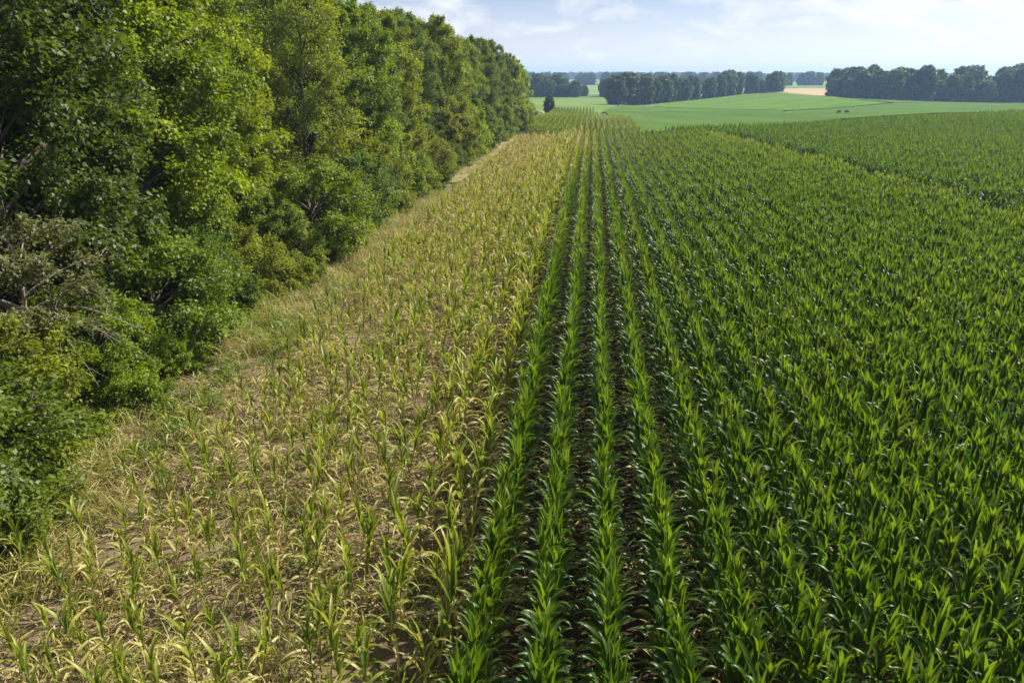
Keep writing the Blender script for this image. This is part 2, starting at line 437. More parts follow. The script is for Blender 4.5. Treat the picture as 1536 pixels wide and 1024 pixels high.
# row segments, 2 m long
def segment(seed, plants, length=2.0, rows=1):
    g = np.random.default_rng(seed); mb = MB('dry', 'mid')
    for r in range(rows):
        y = g.uniform(0, .2)
        while y < length:
            p = plants[g.integers(0, len(plants))]
            M = rotz(g.normal(0, .16) + PI * g.integers(0, 2), (r - (rows - 1) / 2) * ROW + g.normal(0, .018), y - length / 2, 0, g.uniform(.91, 1.06), g.normal(0, .02), g.normal(0, .02))
            dd = g.normal(0, .04)
            for part in p: mb.put((part[0], part[1], {**part[2], 'dry': part[2]['dry'] + dd}), M)
            y += g.uniform(.13, .19)
    return mb.mesh('maize_row', M_MAIZE)
SEG0 = src_collection('maize_segment', [segment(500 + i, HP) for i in range(8)])
SEG1 = src_collection('maize_segment_far', [segment(520 + i, HP1) for i in range(8)])
seg0, seg1 = [], []
for k in range(0, 46):
    x = ROWDX(k)
    y = 24.9
    while y < 92:
        if seen(x, y, 1, 5) and in_left_field(x, y) and y < field_end(x):
            (seg0 if y < 46 else seg1).append((x, y, tz(x, y), 0, 0, PI * R0.integers(0, 2), R0.uniform(.95, 1.05), R0.integers(0, 8), tone_h(x, y) + R0.normal(0, .012)))
        y += 1.98
LBL_G = 'rest of the tall green maize filling the field right of the stunted strip'
scatter('maize_rows', LBL_G + ', just behind the nearest plants', 'maize crop', rest, HSRC, NV)
scatter('maize_rows', LBL_G + ', in its middle distance', 'maize crop', seg0, SEG0, 8)
scatter('maize_rows', LBL_G + ', running yellowish to its far end', 'maize crop', seg1, SEG1, 8)

# the next maize field, on the right behind the diagonal edge, sown at another angle
ANG = -1.05
rf0, rf1 = [], []
ux, uy = math.cos(ANG), math.sin(ANG)
def in_right_field(x, y):
    edge = 20.2 - .1371 * (y - 34.4) + .35
    if y > 74: return x > edge - max(0, y - 74) * .9 and x > 6 and y < 79 + (x - 4) * .62 and y < 140 + (x - 47) * .62 + 6 and y < 77.5 + (x - 4.2) * 1.02
    if y < 10: return False
    return x > edge
for i in range(-200, 260):
    for j in range(-80, 140):
        a, b = i * ROW, j * 1.98
        x = 40 + a * ux - b * uy; y = 60 + a * uy + b * ux
        if in_right_field(x, y) and seen(x, y, 1, 8) and y < 165:
            d = .06 - .05 * min(1, max(0, (y - 40) / 60))
            rf1.append((x, y, 0, 0, 0, ANG + PI * R0.integers(0, 2), R0.uniform(.99, 1.04), R0.integers(0, 8), R0.normal(-.03, .015)))
rf1 = np.array(rf1); rf1[:, 2] = ter(rf1[:, 0], rf1[:, 1])
scatter('maize_rows', 'separate darker green maize field on the right behind the diagonal field edge', 'maize crop', rf1, SEG1, 8)
# low, pale headland maize along the diagonal edge
# second maize field beyond the dip
f2 = []
for k in range(-10, 12):
    x = -1.5 + .9 * k
    y = 101.
    while y < 212:
        xl = -9.5 - .03 * (y - 105); xr = 7.0 - .055 * (y - 105) + 1.5 * math.sin((y - 105) / 18)
        if xl < x < xr:
            f2.append((x, y, tz(x, y), 0, 0, PI * R0.integers(0, 2), R0.uniform(.9, 1.0), R0.integers(0, 8), .26 - .06 * (y - 101) / 110 + R0.normal(0, .015)))
        y += 1.98
scatter('maize_rows', 'bright green maize field beyond the dip at the end of the rows', 'maize crop', f2, SEG1, 8)

# --- stunted strip
sp_all = []
for k in range(1, 11):
    y = 3.2 + R0.uniform(0, .3)
    while y < 96:
        x = ROWDX(-k) + R0.normal(0, .035)
        yend = field_end(x)
        gap = .10 if y > 30 else .20
        if R0.random() > gap and seen(x, y, .6, 3.5) and y < yend + 1 and not (k == 9 and R0.random() < .3) and not (k == 10 and (y > 13 or R0.random() < .5)):
            s = R0.uniform(.82, 1.22) * (1.25 if k == 1 else 1.15 if k == 2 else .98 if k < 6 else .88) * (1 + .18 * min(1, y / 60))
            tone = .05 * min(1.3, k / 4) + .02 + R0.normal(0, .06) + .23 * min(1, max(0, (y - 16) / 50)) * min(1, .05 + k / 6) + (.05 if k < 3 else 0)
            sp_all.append((x, y, k, R0.uniform(0, 2 * PI), s, int(R0.integers(0, NV)), tone))
        y += R0.uniform(.20, .34) if y < 24 else R0.uniform(.17, .27)
sp_all.sort(key=lambda p: p[0] ** 2 + p[1] ** 2)
svis = [p for p in sp_all if frame_in(p[0], p[1])]
near_s = set(id(p) for p in svis[:300])
for p in svis[:300]:
    w = 'straggly' if p[4] > 1.25 else 'stunted'
    plant_thing('stunted_maize_plant', '%s half-dried maize plant near the camera, %s row left of the tall maize' % (w, ORD[p[2] - 1]),
                'stunted maize', 'stunted yellowing maize plants nearest the camera', SPM[p[5]], p[0], p[1], p[3], p[4], float(p[6]), R0.normal(0, .08), R0.normal(0, .08))
SSRC = src_collection('stunted_single', [joined(p, 'stunted_single') for p in SP])
scatter('stunted_maize', 'rest of the stunted yellow maize strip running along the verge', 'stunted crop',
        [(p[0], p[1], tz(p[0], p[1]), R0.normal(0, .08), R0.normal(0, .08), p[3], p[4], p[5], p[6]) for p in sp_all if id(p) not in near_s], SSRC, NV)

# ------------------------------------------------------------------ litter, weeds and grass
def patch(seed, n, size, mode):
    g = np.random.default_rng(seed); mb = MB('dry', 'mid')
    for i in range(n):
        x, y = g.uniform(-size / 2, size / 2, 2)
        if mode == 'litter':
            leaf(mb, (x, y, .012 + g.uniform(0, .03)), g.uniform(0, 2 * PI), g.uniform(.9, 1.5), g.uniform(-.3, 1.6), g.uniform(.12, .4), g.uniform(.012, .032), 6, g, fold=.5, wave=.5,
                 twist=g.normal(0, 2), dry0=.72 + g.uniform(-.1, .25), dry1=.95)
        elif mode == 'grass':
            x, y = g.normal(0, size / 3, 2)
            leaf(mb, (x, y, 0), g.uniform(0, 2 * PI), g.uniform(.05, .7), g.uniform(.4, 2.2), g.uniform(.2, .62), g.uniform(.006, .013), 5, g, fold=.4, wave=.1,
                 twist=g.normal(0, 1), dry0=g.choice([.3, .45, .65, .8]) + g.uniform(-.05, .05), dry1=.7 + g.uniform(0, .2))
        else:
            x, y = g.normal(0, size / 3.5, 2)
            h = g.uniform(.05, .35)
            leaf(mb, (x, y, h), g.uniform(0, 2 * PI), g.uniform(.6, 1.5), g.uniform(0, .9), g.uniform(.06, .16), g.uniform(.025, .06), 3, g, fold=.3, wave=.1,
                 twist=g.normal(0, .5), dry0=.22 + g.uniform(-.1, .2), dry1=.3 + g.uniform(-.1, .2))
    return mb.mesh('patch_' + mode, M_MAIZE)
LIT = src_collection('litter_patch', [patch(700 + i, 46, 1.0, 'litter') for i in range(6)])
GRS = src_collection('grass_tuft', [patch(720 + i, 70, .6, 'grass') for i in range(6)])
WED = src_collection('weed_clump', [patch(740 + i, 60, .55, 'weed') for i in range(6)])
lit, grs, wed = [], [], []
for _ in range(1150):
    x, y = R0.uniform(-11.2, 6.5), 4 + 60 * R0.random() ** 1.6
    if x > -1 and R0.random() < .55: continue
    if seen(x, y, 0, 2): lit.append((x, y, tz(x, y) + .004, 0, 0, R0.uniform(0, 6.28), R0.uniform(.8, 1.3), R0.integers(0, 6), R0.normal(0, .08) - (.0 if x < -1.5 else .05)))
for _ in range(6000):
    y = 4 + 120 * R0.random() ** 1.7
    x = R0.uniform(-13.2, -8.4) if R0.random() < .86 else R0.uniform(-9, -2)
    bare = math.sin(y * .55) * .5 + math.sin(y * .21 + 2 + x) * .6
    if R0.random() < .45 + .5 * bare: continue
    if 46 < y < 100 and x > -11.0 and R0.random() < .75: continue
    if x > -9.3 and R0.random() < .4: continue
    if seen(x, y, 0, 3): grs.append((x, y, tz(x, y) - .01, 0, 0, R0.uniform(0, 6.28), R0.uniform(.5, 1.5), R0.integers(0, 6), R0.normal(0, .11) + .08 - .16 * (x < -11.0) + .20 * math.sin(y * .9 + 1.3 * x) * math.sin(y * .37 + .8)))
for _ in range(2200):
    y = 4 + 70 * R0.random() ** 1.8
    q = R0.random()
    x = R0.uniform(-12.6, -8.4) if q < .42 else R0.uniform(-9.2, -2) if q < .68 else R0.choice([-1.7, -.98, -2.45, -.2, .5]) + R0.normal(0, .16)
    if q > .42 and y > 26: continue
    if seen(x, y, 0, 3): wed.append((x, y, tz(x, y) - .02, 0, 0, R0.uniform(0, 6.28), R0.uniform(.4, 1.25) if x < -8.5 else R0.uniform(.3, .7) if x < -2 else R0.uniform(.35, .75), R0.integers(0, 6), R0.normal(0, .06) + .04))
scatter('leaf_litter', 'curled tan dead leaves lying on the bare soil between the maize rows', 'leaf litter', lit, LIT, 6)
scatter('verge_grass', 'dry tufted grass along the verge between the wood edge and the maize', 'grass', grs, GRS, 6)
scatter('ground_weeds', 'low green weeds growing on the verge and between the rows', 'weeds', wed, WED, 6)

# ------------------------------------------------------------------ trees
def leaves(mb, P, D, U, L, W, lv):
    """many folded diamond leaves at once"""
    n = len(P)
    D = D / (np.linalg.norm(D, axis=1, keepdims=True) + 1e-9)
    Sd = np.cross(D, U); Sd /= np.linalg.norm(Sd, axis=1, keepdims=True) + 1e-9
    N = np.cross(Sd, D)
    L = L[:, None]; W = W[:, None]
    a = P; b = P + D * L * .42 + Sd * W * .5 + N * W * .16; c = P + D * L - N * L * .12; d = P + D * L * .42 - Sd * W * .5 + N * W * .16
    V = np.stack([a, b, c, d], 1).reshape(-1, 3)
    F = np.arange(n * 4).reshape(-1, 4)
    mb.add(V, F, lv=np.repeat(lv, 4))

def tree_data(seed, H, R, z0, nb, ns, nl, lL, prof=(.8, 2.2), spread=.30, trunk_r=.17, droop=.35, limb_detail=True, sublen=1.25, inner=.25, forks=0):
    g = np.random.default_rng(seed)
    wood, crown = MB(), MB('lv')
    zt = np.linspace(0, H * .93, 10)
    ax = np.stack([np.cumsum(g.normal(0, .09, 10)), np.cumsum(g.normal(0, .09, 10)), zt], -1); ax[0, :2] = 0
    tube(wood, ax, trunk_r * (1 - .88 * (zt / zt[-1]) ** .8) + .012, 9)
    def axis(z): return np.array([np.interp(z, zt, ax[:, 0]), np.interp(z, zt, ax[:, 1]), z])
    SP_, SD_, SL_, SV_ = [], [], [], []
    for b in range(nb):
        u = (b + g.uniform(0, 1)) / nb
        z = (z0 + (1 - z0) * u) * H
        r = R * max(.08, 1 - (abs(2 * u - prof[0]) / (2 - prof[0] + .02)) ** prof[1]) ** .55 if u > prof[0] / 2 else R * (.72 + .28 * (u / (prof[0] / 2)))
        r *= g.uniform(.62, 1.08)
        az = b * 2.39996 + g.normal(0, .35)
        zo = max(.06 * H, z - r * g.uniform(.25, .9))
        o = axis(min(zo, H * .92)); tip = axis(min(z, H * .93)) * [1, 1, 0] + [r * math.cos(az), r * math.sin(az), z]
        m = (o + tip) / 2 + [0, 0, r * .18]
        s = np.linspace(0, 1, 6)[:, None]
        Bz = (1 - s) ** 2 * o + 2 * s * (1 - s) * m + s ** 2 * tip
        tube(wood, Bz, np.linspace(.018 + .010 * r, .006, 6), 5)
        bv = g.normal(0, .13)
        for k in range(ns):
            q = g.uniform(inner, 1) ** .8
            p = (1 - q) ** 2 * o + 2 * q * (1 - q) * m + q ** 2 * tip
            t = 2 * (1 - q) * (m - o) + 2 * q * (tip - m); t /= np.linalg.norm(t) + 1e-9
            an = g.uniform(-1.25, 1.25)
            d = np.array([t[0] * math.cos(an) - t[1] * math.sin(an), t[0] * math.sin(an) + t[1] * math.cos(an), t[2] * .5 + g.normal(.08, .42)])
            d /= np.linalg.norm(d)
            ln = sublen * (1.25 - .6 * q) * g.uniform(.6, 1.15) * (.45 + .55 * min(1, r / 2))
            if limb_detail:
                e = np.stack([p, p + d * ln * .5 + [0, 0, .03], p + d * ln - [0, 0, droop * ln * .25]])
                tube(wood, e, [.012, .008, .003], 3)
            SP_.append(p); SD_.append(d); SL_.append(ln); SV_.append(bv + g.normal(0, .10))
    SP_, SD_, SL_, SV_ = map(np.array, (SP_, SD_, SL_, SV_))
    n = len(SP_) * nl
    i = np.repeat(np.arange(len(SP_)), nl)
    q = g.random(n) ** .75
    d = SD_[i]; ln = SL_[i]
    sd = np.cross(d, [0, 0, 1.]); sd /= np.linalg.norm(sd, axis=1, keepdims=True) + 1e-9
    wd = spread * (1.15 - .8 * q) * g.normal(0, 1, n)
    P = SP_[i] + d * (ln * q)[:, None] + sd * (wd * ln)[:, None] + np.stack([0 * q, 0 * q, g.normal(0, .17, n) * ln - droop * ln * q ** 2 * .4 - .12 * np.abs(wd) * ln], -1)
    D = d * .7 + sd * np.sign(wd)[:, None] * .6 + g.normal(0, .45, (n, 3)) - [0, 0, .28]
    U = np.array([.12, 0, 1.]) + g.normal(0, .75, (n, 3))
    lsz = lL * g.uniform(.55, 1.35, n)
    lv = np.clip(.5 + SV_[i] + g.normal(0, .12, n), 0, 1)
    leaves(crown, P, D, U, lsz, lsz * g.uniform(.5, .75, n), lv)
    return wood, crown

def proto(seed, bark=None, **kw):
    w, c = tree_data(seed, **kw)
    return w.mesh('trunk', bark or M_BARK), c.mesh('crown', M_LEAF, smooth=False)
T_BROAD = [proto(11, H=12, R=3.9, z0=.10, nb=100, ns=11, nl=115, lL=.14), proto(12, H=12, R=3.6, z0=.08, nb=96, ns=11, nl=115, lL=.135, prof=(.85, 2.5))]
T_OLIVE = [proto(13, H=12, R=3.2, z0=.07, nb=104, ns=10, nl=105, lL=.12, spread=.36, prof=(.95, 2.3)), proto(14, H=12.4, R=3.0, z0=.05, nb=106, ns=10, nl=100, lL=.118, spread=.36, prof=(.9, 2.2))]
T_SPARSE = [proto(15, H=12.6, R=2.9, z0=.16, nb=70, ns=9, nl=60, lL=.12, prof=(.9, 1.8), trunk_r=.14)]
T_BUSH = [proto(16, H=3.2, R=1.7, z0=.02, nb=52, ns=9, nl=100, lL=.08, sublen=.8, trunk_r=.05), proto(17, H=2.6, R=1.9, z0=.02, nb=50, ns=9, nl=100, lL=.075, sublen=.8, trunk_r=.05)]
T_LOW = [proto(18, H=1.1, R=1.0, z0=.03, nb=28, ns=8, nl=70, lL=.065, sublen=.55, trunk_r=.03)]
T_FAR = [proto(21 + i, H=12, R=(4.6, 4.0, 5.0)[i], z0=.03, nb=90, ns=8, nl=14, lL=.75, limb_detail=False, spread=.5, sublen=1.5, prof=(.9, 2.2), inner=.6, trunk_r=.25) for i in range(3)]

def tree(name, label, cat, P, x, y, s, rz, color, group=None, sxy=1.0, zoff=-.05):
    t = thing(name, label, cat, (x, y, tz(x, y) + zoff), group)
    t.rotation_euler.z = rz; t.scale = (s * sxy, s * sxy, s)
    obj('trunk', P[0], t); c = obj('crown', P[1], t); c.color = (*color, 1)
    return t
def jit(c, a=.12):
    v = 1 + R0.normal(0, a); h = R0.normal(0, a * .6)
    return (c[0] * v * (1 + h), c[1] * v, c[2] * v * (1 - h))
YG = (.145, .190, .006); MG = (.126, .162, .006); DG = (.076, .112, .008); OL = (.108, .148, .007); GG = (.100, .112, .034)
HUE = {'yellow-green': YG, 'mid green': MG, 'dark green': DG, 'olive green': OL}
SHAPE = {'broad': T_BROAD, 'narrow': T_OLIVE, 'thin-crowned': T_SPARSE}
TENS = {20: 'twent', 30: 'thirt', 40: 'fort', 50: 'fift', 60: 'sixt'}
def nth(i):
    if i < 20: return ORD[i]
    t, u = (i + 1) // 10 * 10, (i + 1) % 10
    return TENS[t] + ('ieth' if u == 0 else 'y-' + ORD[u - 1])
def edge_in(y): return 1.6 * math.exp(-max(0, y - 6) / 7.)
y = 9.5
pattern = [('broad', 'mid green'), ('broad', 'dark green'), ('broad', 'yellow-green'), ('broad', 'yellow-green'), ('thin-crowned', 'mid green'), ('broad', 'olive green'), ('narrow', 'dark green'), ('broad', 'mid green'),
           ('narrow', 'dark green'), ('broad', 'mid green'), ('narrow', 'olive green'), ('broad', 'dark green'), ('narrow', 'mid green'), ('narrow', 'olive green'), ('broad', 'dark green'), ('narrow', 'mid green')]
i = 0
while y < 141:
    sh, hu = pattern[i % len(pattern)]
    x = -15.0 + R0.uniform(-1.3, 1.0)
    P = SHAPE[sh][i % len(SHAPE[sh])]
    tree('broadleaf_tree', '%s %s tree, %s in the front line of the wood from the camera' % (sh, hu, nth(i)), 'tree', P, x, y,
         R0.uniform(.92, 1.06), R0.uniform(0, 6.28), jit(HUE[hu]), 'front trees of the woodland edge', .97)
    y += R0.uniform(5.6, 7.3); i += 1
for row, (xr, y0, y1, st) in enumerate(((-20.3, 8, 142, 5.2), (-25.5, 12, 140, 6.0))):
    y = y0; i = 0
    while y < y1:
        sh = ['broad', 'narrow', 'thin-crowned', 'narrow'][(i + row) % 4]; hu = ['dark green', 'mid green', 'olive green'][(i * 2 + row) % 3]
        tree('broadleaf_tree', '%s %s tree, %s in the %s line of the wood from the camera' % (sh, hu, nth(i), 'second' if row == 0 else 'third'), 'tree',
             SHAPE[sh][(i + row) % len(SHAPE[sh])], xr + R0.uniform(-.8, .8), y, R0.uniform(.98, 1.12), R0.uniform(0, 6.28), jit(HUE[hu]), 'trees deeper in the wood')
        y += R0.uniform(.85, 1.15) * st; i += 1
# bushes under the front trees
y = 6.5; i = 0
while y < 140:
    if 12.0 < y < 13.3: y += .8; i += 1; continue
    b = T_BUSH[i % 2]; big = R0.random() < .5
    hu = ['mid green', 'dark green', 'mid green', 'olive green', 'yellow-green'][i % 5]
    tree('bush', '%s %s bush at the foot of the wood, %s from the camera' % ('tall' if big else 'low', hu, nth(i)), 'bush', b,
         -12.55 + R0.uniform(-.5, .55) + edge_in(y), y, R0.uniform(1.15, 1.6) if big else R0.uniform(.75, 1.05), R0.uniform(0, 6.28), jit(HUE[hu]), 'bushes along the wood edge')
    y += R0.uniform(2.0, 3.2); i += 1
y = 5.5; i = 0
while y < 95:
    hu = ['mid green', 'yellow-green', 'olive green'][i % 3]
    tree('low_shrub', 'knee-high %s shrub spilling onto the verge, %s from the camera' % (hu, nth(i)), 'shrub', T_LOW[0],
         -11.2 + R0.uniform(-.6, .6) + edge_in(y) * .9, y, R0.uniform(.6, 1.15), R0.uniform(0, 6.28), jit(HUE[hu]), 'low shrubs on the verge')
    y += R0.uniform(.9, 1.9); i += 1

# half-dead grey tree with bare limbs hanging towards the verge
w, c = tree_data(31, H=4.7, R=2.1, z0=.5, nb=30, ns=9, nl=50, lL=.08, sublen=.8, trunk_r=.05, droop=.6)
hd = thing('half_dead_tree', 'small half-dead grey-leaved tree with bare pale limbs at the wood edge', 'tree', (-12.3, 12.8, tz(-12.3, 12.8)))
obj('trunk', w.mesh('trunk', M_DEADWOOD), hd); cc = obj('crown', c.mesh('crown', M_LEAF, False), hd); cc.color = (*GG, 1)
g = np.random.default_rng(5)
for i in range(5):
    lm = MB(); az = g.uniform(-.9, .5); L = g.uniform(1.5, 2.5)
    n = 9; s = np.linspace(0, 1, n)
    P = np.stack([L * s * math.cos(az), L * s * math.sin(az), 2.7 + .5 * s - g.uniform(1.0, 2.0) * s ** 1.8], -1) + np.cumsum(g.normal(0, .03, (n, 3)), 0)
    tube(lm, P, np.linspace(.017, .004, n), 6)
    for k in range(9):
        j = g.integers(2, n - 1); d = P[j] - P[j - 1]; d /= np.linalg.norm(d); d = d + g.normal(0, .55, 3); d /= np.linalg.norm(d)
        l2 = g.uniform(.3, .8); q = np.linspace(0, 1, 5)[:, None]
        tube(lm, P[j] + d * l2 * q + np.cumsum(g.normal(0, .02, (5, 3)), 0) - [0, 0, .12] * q ** 2, np.linspace(.007, .002, 5), 4)
    lb = obj('bare_limb', lm.mesh('bare_limb', M_DEADWOOD), hd)

# far trees
FC = (.044, .074, .016)
def poly_at(pts, t):
    d = [0]
    for a, b in zip(pts, pts[1:]): d.append(d[-1] + math.dist(a, b))
    t *= d[-1]
    for i in range(len(pts) - 1):
        if t <= d[i + 1] or i == len(pts) - 2:
            q = (t - d[i]) / (d[i + 1] - d[i]); return tuple(pts[i][k] + (pts[i + 1][k] - pts[i][k]) * q for k in (0, 1))
def grove(what, pts, n, depth, hts, group, rows=2, first=''):
    for r in range(rows):
        for i in range(n):
            x, y = poly_at(pts, (i + .5 * (r % 2)) / (n - 1) if n > 1 else 0)
            y += r * depth + R0.uniform(-3, 3); x += R0.uniform(-2.6, 2.6) + r * depth * .25
            h = hts[0] + (hts[1] - hts[0]) * i / max(1, n - 1)
            h *= R0.choice([.68, .85, .95, 1.0, 1.12]) * R0.uniform(.94, 1.06)
            tree('distant_tree', 'dark tree in the %s row of %s, %s from the left' % (('front', 'second', 'third')[r], what, nth(i)), 'tree', T_FAR[R0.integers(0, 3)], x, y, h / 12.6,
                 R0.uniform(0, 6.28), jit(FC, .16), group, R0.uniform(.72, 1.2))
grove('the hilltop copse', [(12.7, 335), (31, 357), (53, 390), (79, 423), (106, 446)], 17, 9, (12.5, 11.0), 'trees of the hilltop copse', 2)
grove('the big right wood', [(124, 388), (137, 360), (161, 352), (196, 356), (240, 366)], 18, 8, (13.8, 15.6), 'trees of the big wood on the right', 3)
grove('the far left wood', [(-42, 425), (-24, 425), (-9, 424)], 8, 9, (12, 10), 'trees beyond the pale field', 2)
grove('the middle group', [(4, 428), (12, 426), (20, 424)], 4, 9, (10.5, 10.5), 'trees between pale field and copse', 2)
grove('the clump past the stubble', [(196, 752), (208, 755), (226, 760)], 4, 10, (11, 12), 'trees past the stubble field', 1)
tree('lone_tree', 'lone small tree standing at the end of the field track', 'tree', T_FAR[1], -11.9, 205, .43, 1.0, (.036, .066, .018), None, .85)
tree('lone_tree', 'slim single tree in the far meadow between copse and stubble field', 'tree', T_FAR[0], 178, 745, .62, 2.0, FC, None, .6)
tree('lone_tree', 'tiny round tree in the sunny gap of the far wood', 'tree', T_FAR[2], -4, 470, .33, .4, FC, None, 1.0)
for (x, y, w) in ((55.8, 171, 'left one'), (57.9, 171.4, 'right one')):
    tree('weed_bush', 'small dark bush poking out of the far green field, the %s of a pair' % w, 'bush', T_LOW[0], x, y, .75, R0.uniform(0, 6), DG, 'pair of dark bushes in the field', .75, .15)

# far-off forest that reads as one mass
ff = []
for (xa, ya, xb, yb, n, dep, hs) in ((-260, 830, 190, 850, 190, 60, 1.0), (-500, 1450, 700, 1700, 420, 160, 1.1), (150, 1150, 620, 1250, 150, 60, .95), (-500, 560, -45, 560, 130, 50, 1.0)):
    for _ in range(n):
        t = R0.random(); q = R0.random()
        x = xa + (xb - xa) * t; y = ya + (yb - ya) * t + dep * q
        ff.append((x, y, tz(x, y), 0, 0, R0.uniform(0, 6.28), hs * R0.uniform(.85, 1.15), R0.integers(0, 3), 0))
def far_src():
    out = []
    for i in range(3):
        a = T_FAR[i][1].copy(); out.append(a)
    return out
FSRC = bpy.data.collections.new('forest_tree')
for i, me in enumerate(far_src()):
    o = bpy.data.objects.new('forest_tree_%02d' % i, me); o.color = (*FC, 1); FSRC.objects.link(o)
M_FAR = mat_leaf('far_leaf')
_n = M_FAR.node_tree
for l in list(_n.links):
    if l.from_node.type == 'OBJECT_INFO':
        rgb = _n.nodes.new('ShaderNodeRGB'); rgb.outputs[0].default_value = (*FC, 1); s_ = l.to_socket; _n.links.remove(l); _n.links.new(rgb.outputs[0], s_)
for o in FSRC.objects: o.data.materials.clear(); o.data.materials.append(M_FAR)
scatter('far_forest', 'hazy blue forest lining the horizon', 'forest', ff, FSRC, 3)

# ------------------------------------------------------------------ ground and far fields
def grid_axis(lo, hi, fine_lo, fine_hi, step, n):
    a = np.arange(fine_lo, fine_hi + .01, step)
    up = fine_hi + (hi - fine_hi) * (np.linspace(0, 1, n)[1:] ** 2.6)
    dn = fine_lo + (lo - fine_lo) * (np.linspace(0, 1, n)[1:] ** 2.6)
    return np.r_[dn[::-1], a, up]
gx = grid_axis(-3300, 3300, -60, 130, 2.5, 40); gy = grid_axis(-300, 3400, 0, 460, 2.5, 40)
GX, GY = np.meshgrid(gx, gy)
GZ = ter(GX.ravel(), GY.ravel())
V = np.stack([GX.ravel(), GY.ravel(), GZ], -1)
nx, ny = len(gx), len(gy)
ii, jj = np.meshgrid(np.arange(nx - 1), np.arange(ny - 1)); a = (jj * nx + ii).ravel()
F = np.stack([a, a + 1, a + nx + 1, a + nx], -1)
go_ = obj('ground', np_mesh('ground', V, F, {}, mat_ground())); go_['kind'] = 'structure'

def field(name, poly, h, mat, step):
    """a standing crop: draped top sheet plus its cut edge all round"""
    b = []
    for p, q in zip(poly, poly[1:] + poly[:1]):
        n = max(1, int(math.dist(p, q) / step))
        for i in range(n): b.append((p[0] + (q[0] - p[0]) * i / n, p[1] + (q[1] - p[1]) * i / n))
    nb = len(b)
    xs = [p[0] for p in poly]; ys = [p[1] for p in poly]
    def inside(x, y):
        c = False
        for (x1, y1), (x2, y2) in zip(poly, poly[1:] + poly[:1]):
            if (y1 > y) != (y2 > y) and x < (x2 - x1) * (y - y1) / (y2 - y1) + x1: c = not c
        return c
    pts = [Vector(p) for p in b]
    x = min(xs)
    while x < max(xs):
        y = min(ys)
        while y < max(ys):
            if inside(x, y) and min((x - p[0]) ** 2 + (y - p[1]) ** 2 for p in b) > (.4 * step) ** 2: pts.append(Vector((x, y)))
            y += step
        x += step
    vs, _, fs, *_r = mgeo.delaunay_2d_cdt(pts, [(i, (i + 1) % nb) for i in range(nb)], [], 1, 1e-4)
    vx = np.array([v[:] for v in vs]); z = ter(vx[:, 0], vx[:, 1]) + h
    B = np.array(b); zb = ter(B[:, 0], B[:, 1])
    me = bpy.data.meshes.new(name)
    V = [(*p, q) for p, q in zip(vx.tolist(), z.tolist())]; n0 = len(V)
    V += [(p[0], p[1], q + h) for p, q in zip(b, zb.tolist())] + [(p[0], p[1], q - .4) for p, q in zip(b, zb.tolist())]
    F = [tuple(f) for f in fs] + [(n0 + i, n0 + (i + 1) % nb, n0 + nb + (i + 1) % nb, n0 + nb + i) for i in range(nb)]
    me.from_pydata(V, [], F); me.materials.append(mat); me.update()
    o = obj(name, me); o['kind'] = 'structure'; return o
SOY = mat_field('soy_field', (.050, .102, .026), (.090, .148, .035), .035, (-.25, 16))
SOY2 = mat_field('beet_field', (.062, .128, .020), (.108, .176, .030), .035, (.55, 14))
PALE = mat_field('pale_field', (.10, .17, .04), (.16, .21, .065), .02)
TAN = mat_field('stubble', (.32, .235, .135), (.42, .32, .20), .05)
TRK = mat_field('dirt_track', (.20, .155, .085), (.32, .26, .155), .3)
SUN = mat_field('far_meadow', (.13, .20, .07), (.18, .25, .10), .01)  # far meadow green, paled so the colour itself carries the sunlight
field('field', [(7.5, 112), (16, 118), (40, 135), (70, 160), (100, 178), (150, 200), (230, 240), (230, 300), (172, 306), (153, 314), (120, 300), (62, 230), (53, 199), (30, 215), (4, 213), (6, 170), (8.5, 140)], .5, SOY, 8)
field('field', [(3, 217), (30, 219), (51, 203), (60, 234), (45, 257), (24, 304), (12, 318), (6, 260)], .45, SOY, 8)
field('field', [(25.5, 305), (46.5, 258), (62, 238), (116, 300), (118, 372), (104, 432), (80, 414), (54, 382), (32, 348)], .5, SOY2, 8)
field('field', [(119, 302), (151, 317), (130, 334), (120, 360)], .45, SOY, 8)
field('field', [(-30, 222), (2, 220), (5, 262), (11, 322), (10, 332), (28, 362), (20, 405), (-45, 405), (-45, 300)], .12, PALE, 8)
field('field', [(104, 452), (126, 392), (240, 385), (260, 600), (138, 590), (112, 520)], .1, TAN, 12)
field('field', [(120, 640), (330, 640), (330, 1100), (150, 1100)], .2, SUN, 40)
field('field', [(-40, 450), (60, 450), (30, 790), (-60, 790)], .2, SUN, 30)
def track(name, pts, w):
    P = []
    for p, q in zip(pts, pts[1:]):
        n = max(1, int(math.dist(p, q) / 3))
        P += [(p[0] + (q[0] - p[0]) * i / n, p[1] + (q[1] - p[1]) * i / n) for i in range(n)]
    P.append(pts[-1]); P = np.array(P); T = np.gradient(P, axis=0); T /= np.linalg.norm(T, axis=1, keepdims=True)
    N = np.stack([-T[:, 1], T[:, 0]], -1)
    A = P + N * w / 2; B = P - N * w / 2
    V = np.concatenate([np.c_[A, ter(A[:, 0], A[:, 1]) + .16], np.c_[B, ter(B[:, 0], B[:, 1]) + .16]])
    n = len(P); F = [(i, i + 1, n + i + 1, n + i) for i in range(n - 1)]
    o = obj(name, np_mesh(name, V, np.array(F), {}, TRK)); o['kind'] = 'structure'
track('path', [(-11.2, 104), (-11.6, 150), (-12.8, 203), (-16, 230)], 1.0)
track('path', [(24.6, 304), (45.8, 257.5), (61, 236)], 2.0)
track('path', [(-10.3, 50), (-10.1, 60), (-9.9, 72), (-9.7, 86), (-9.5, 99)], 1.7)

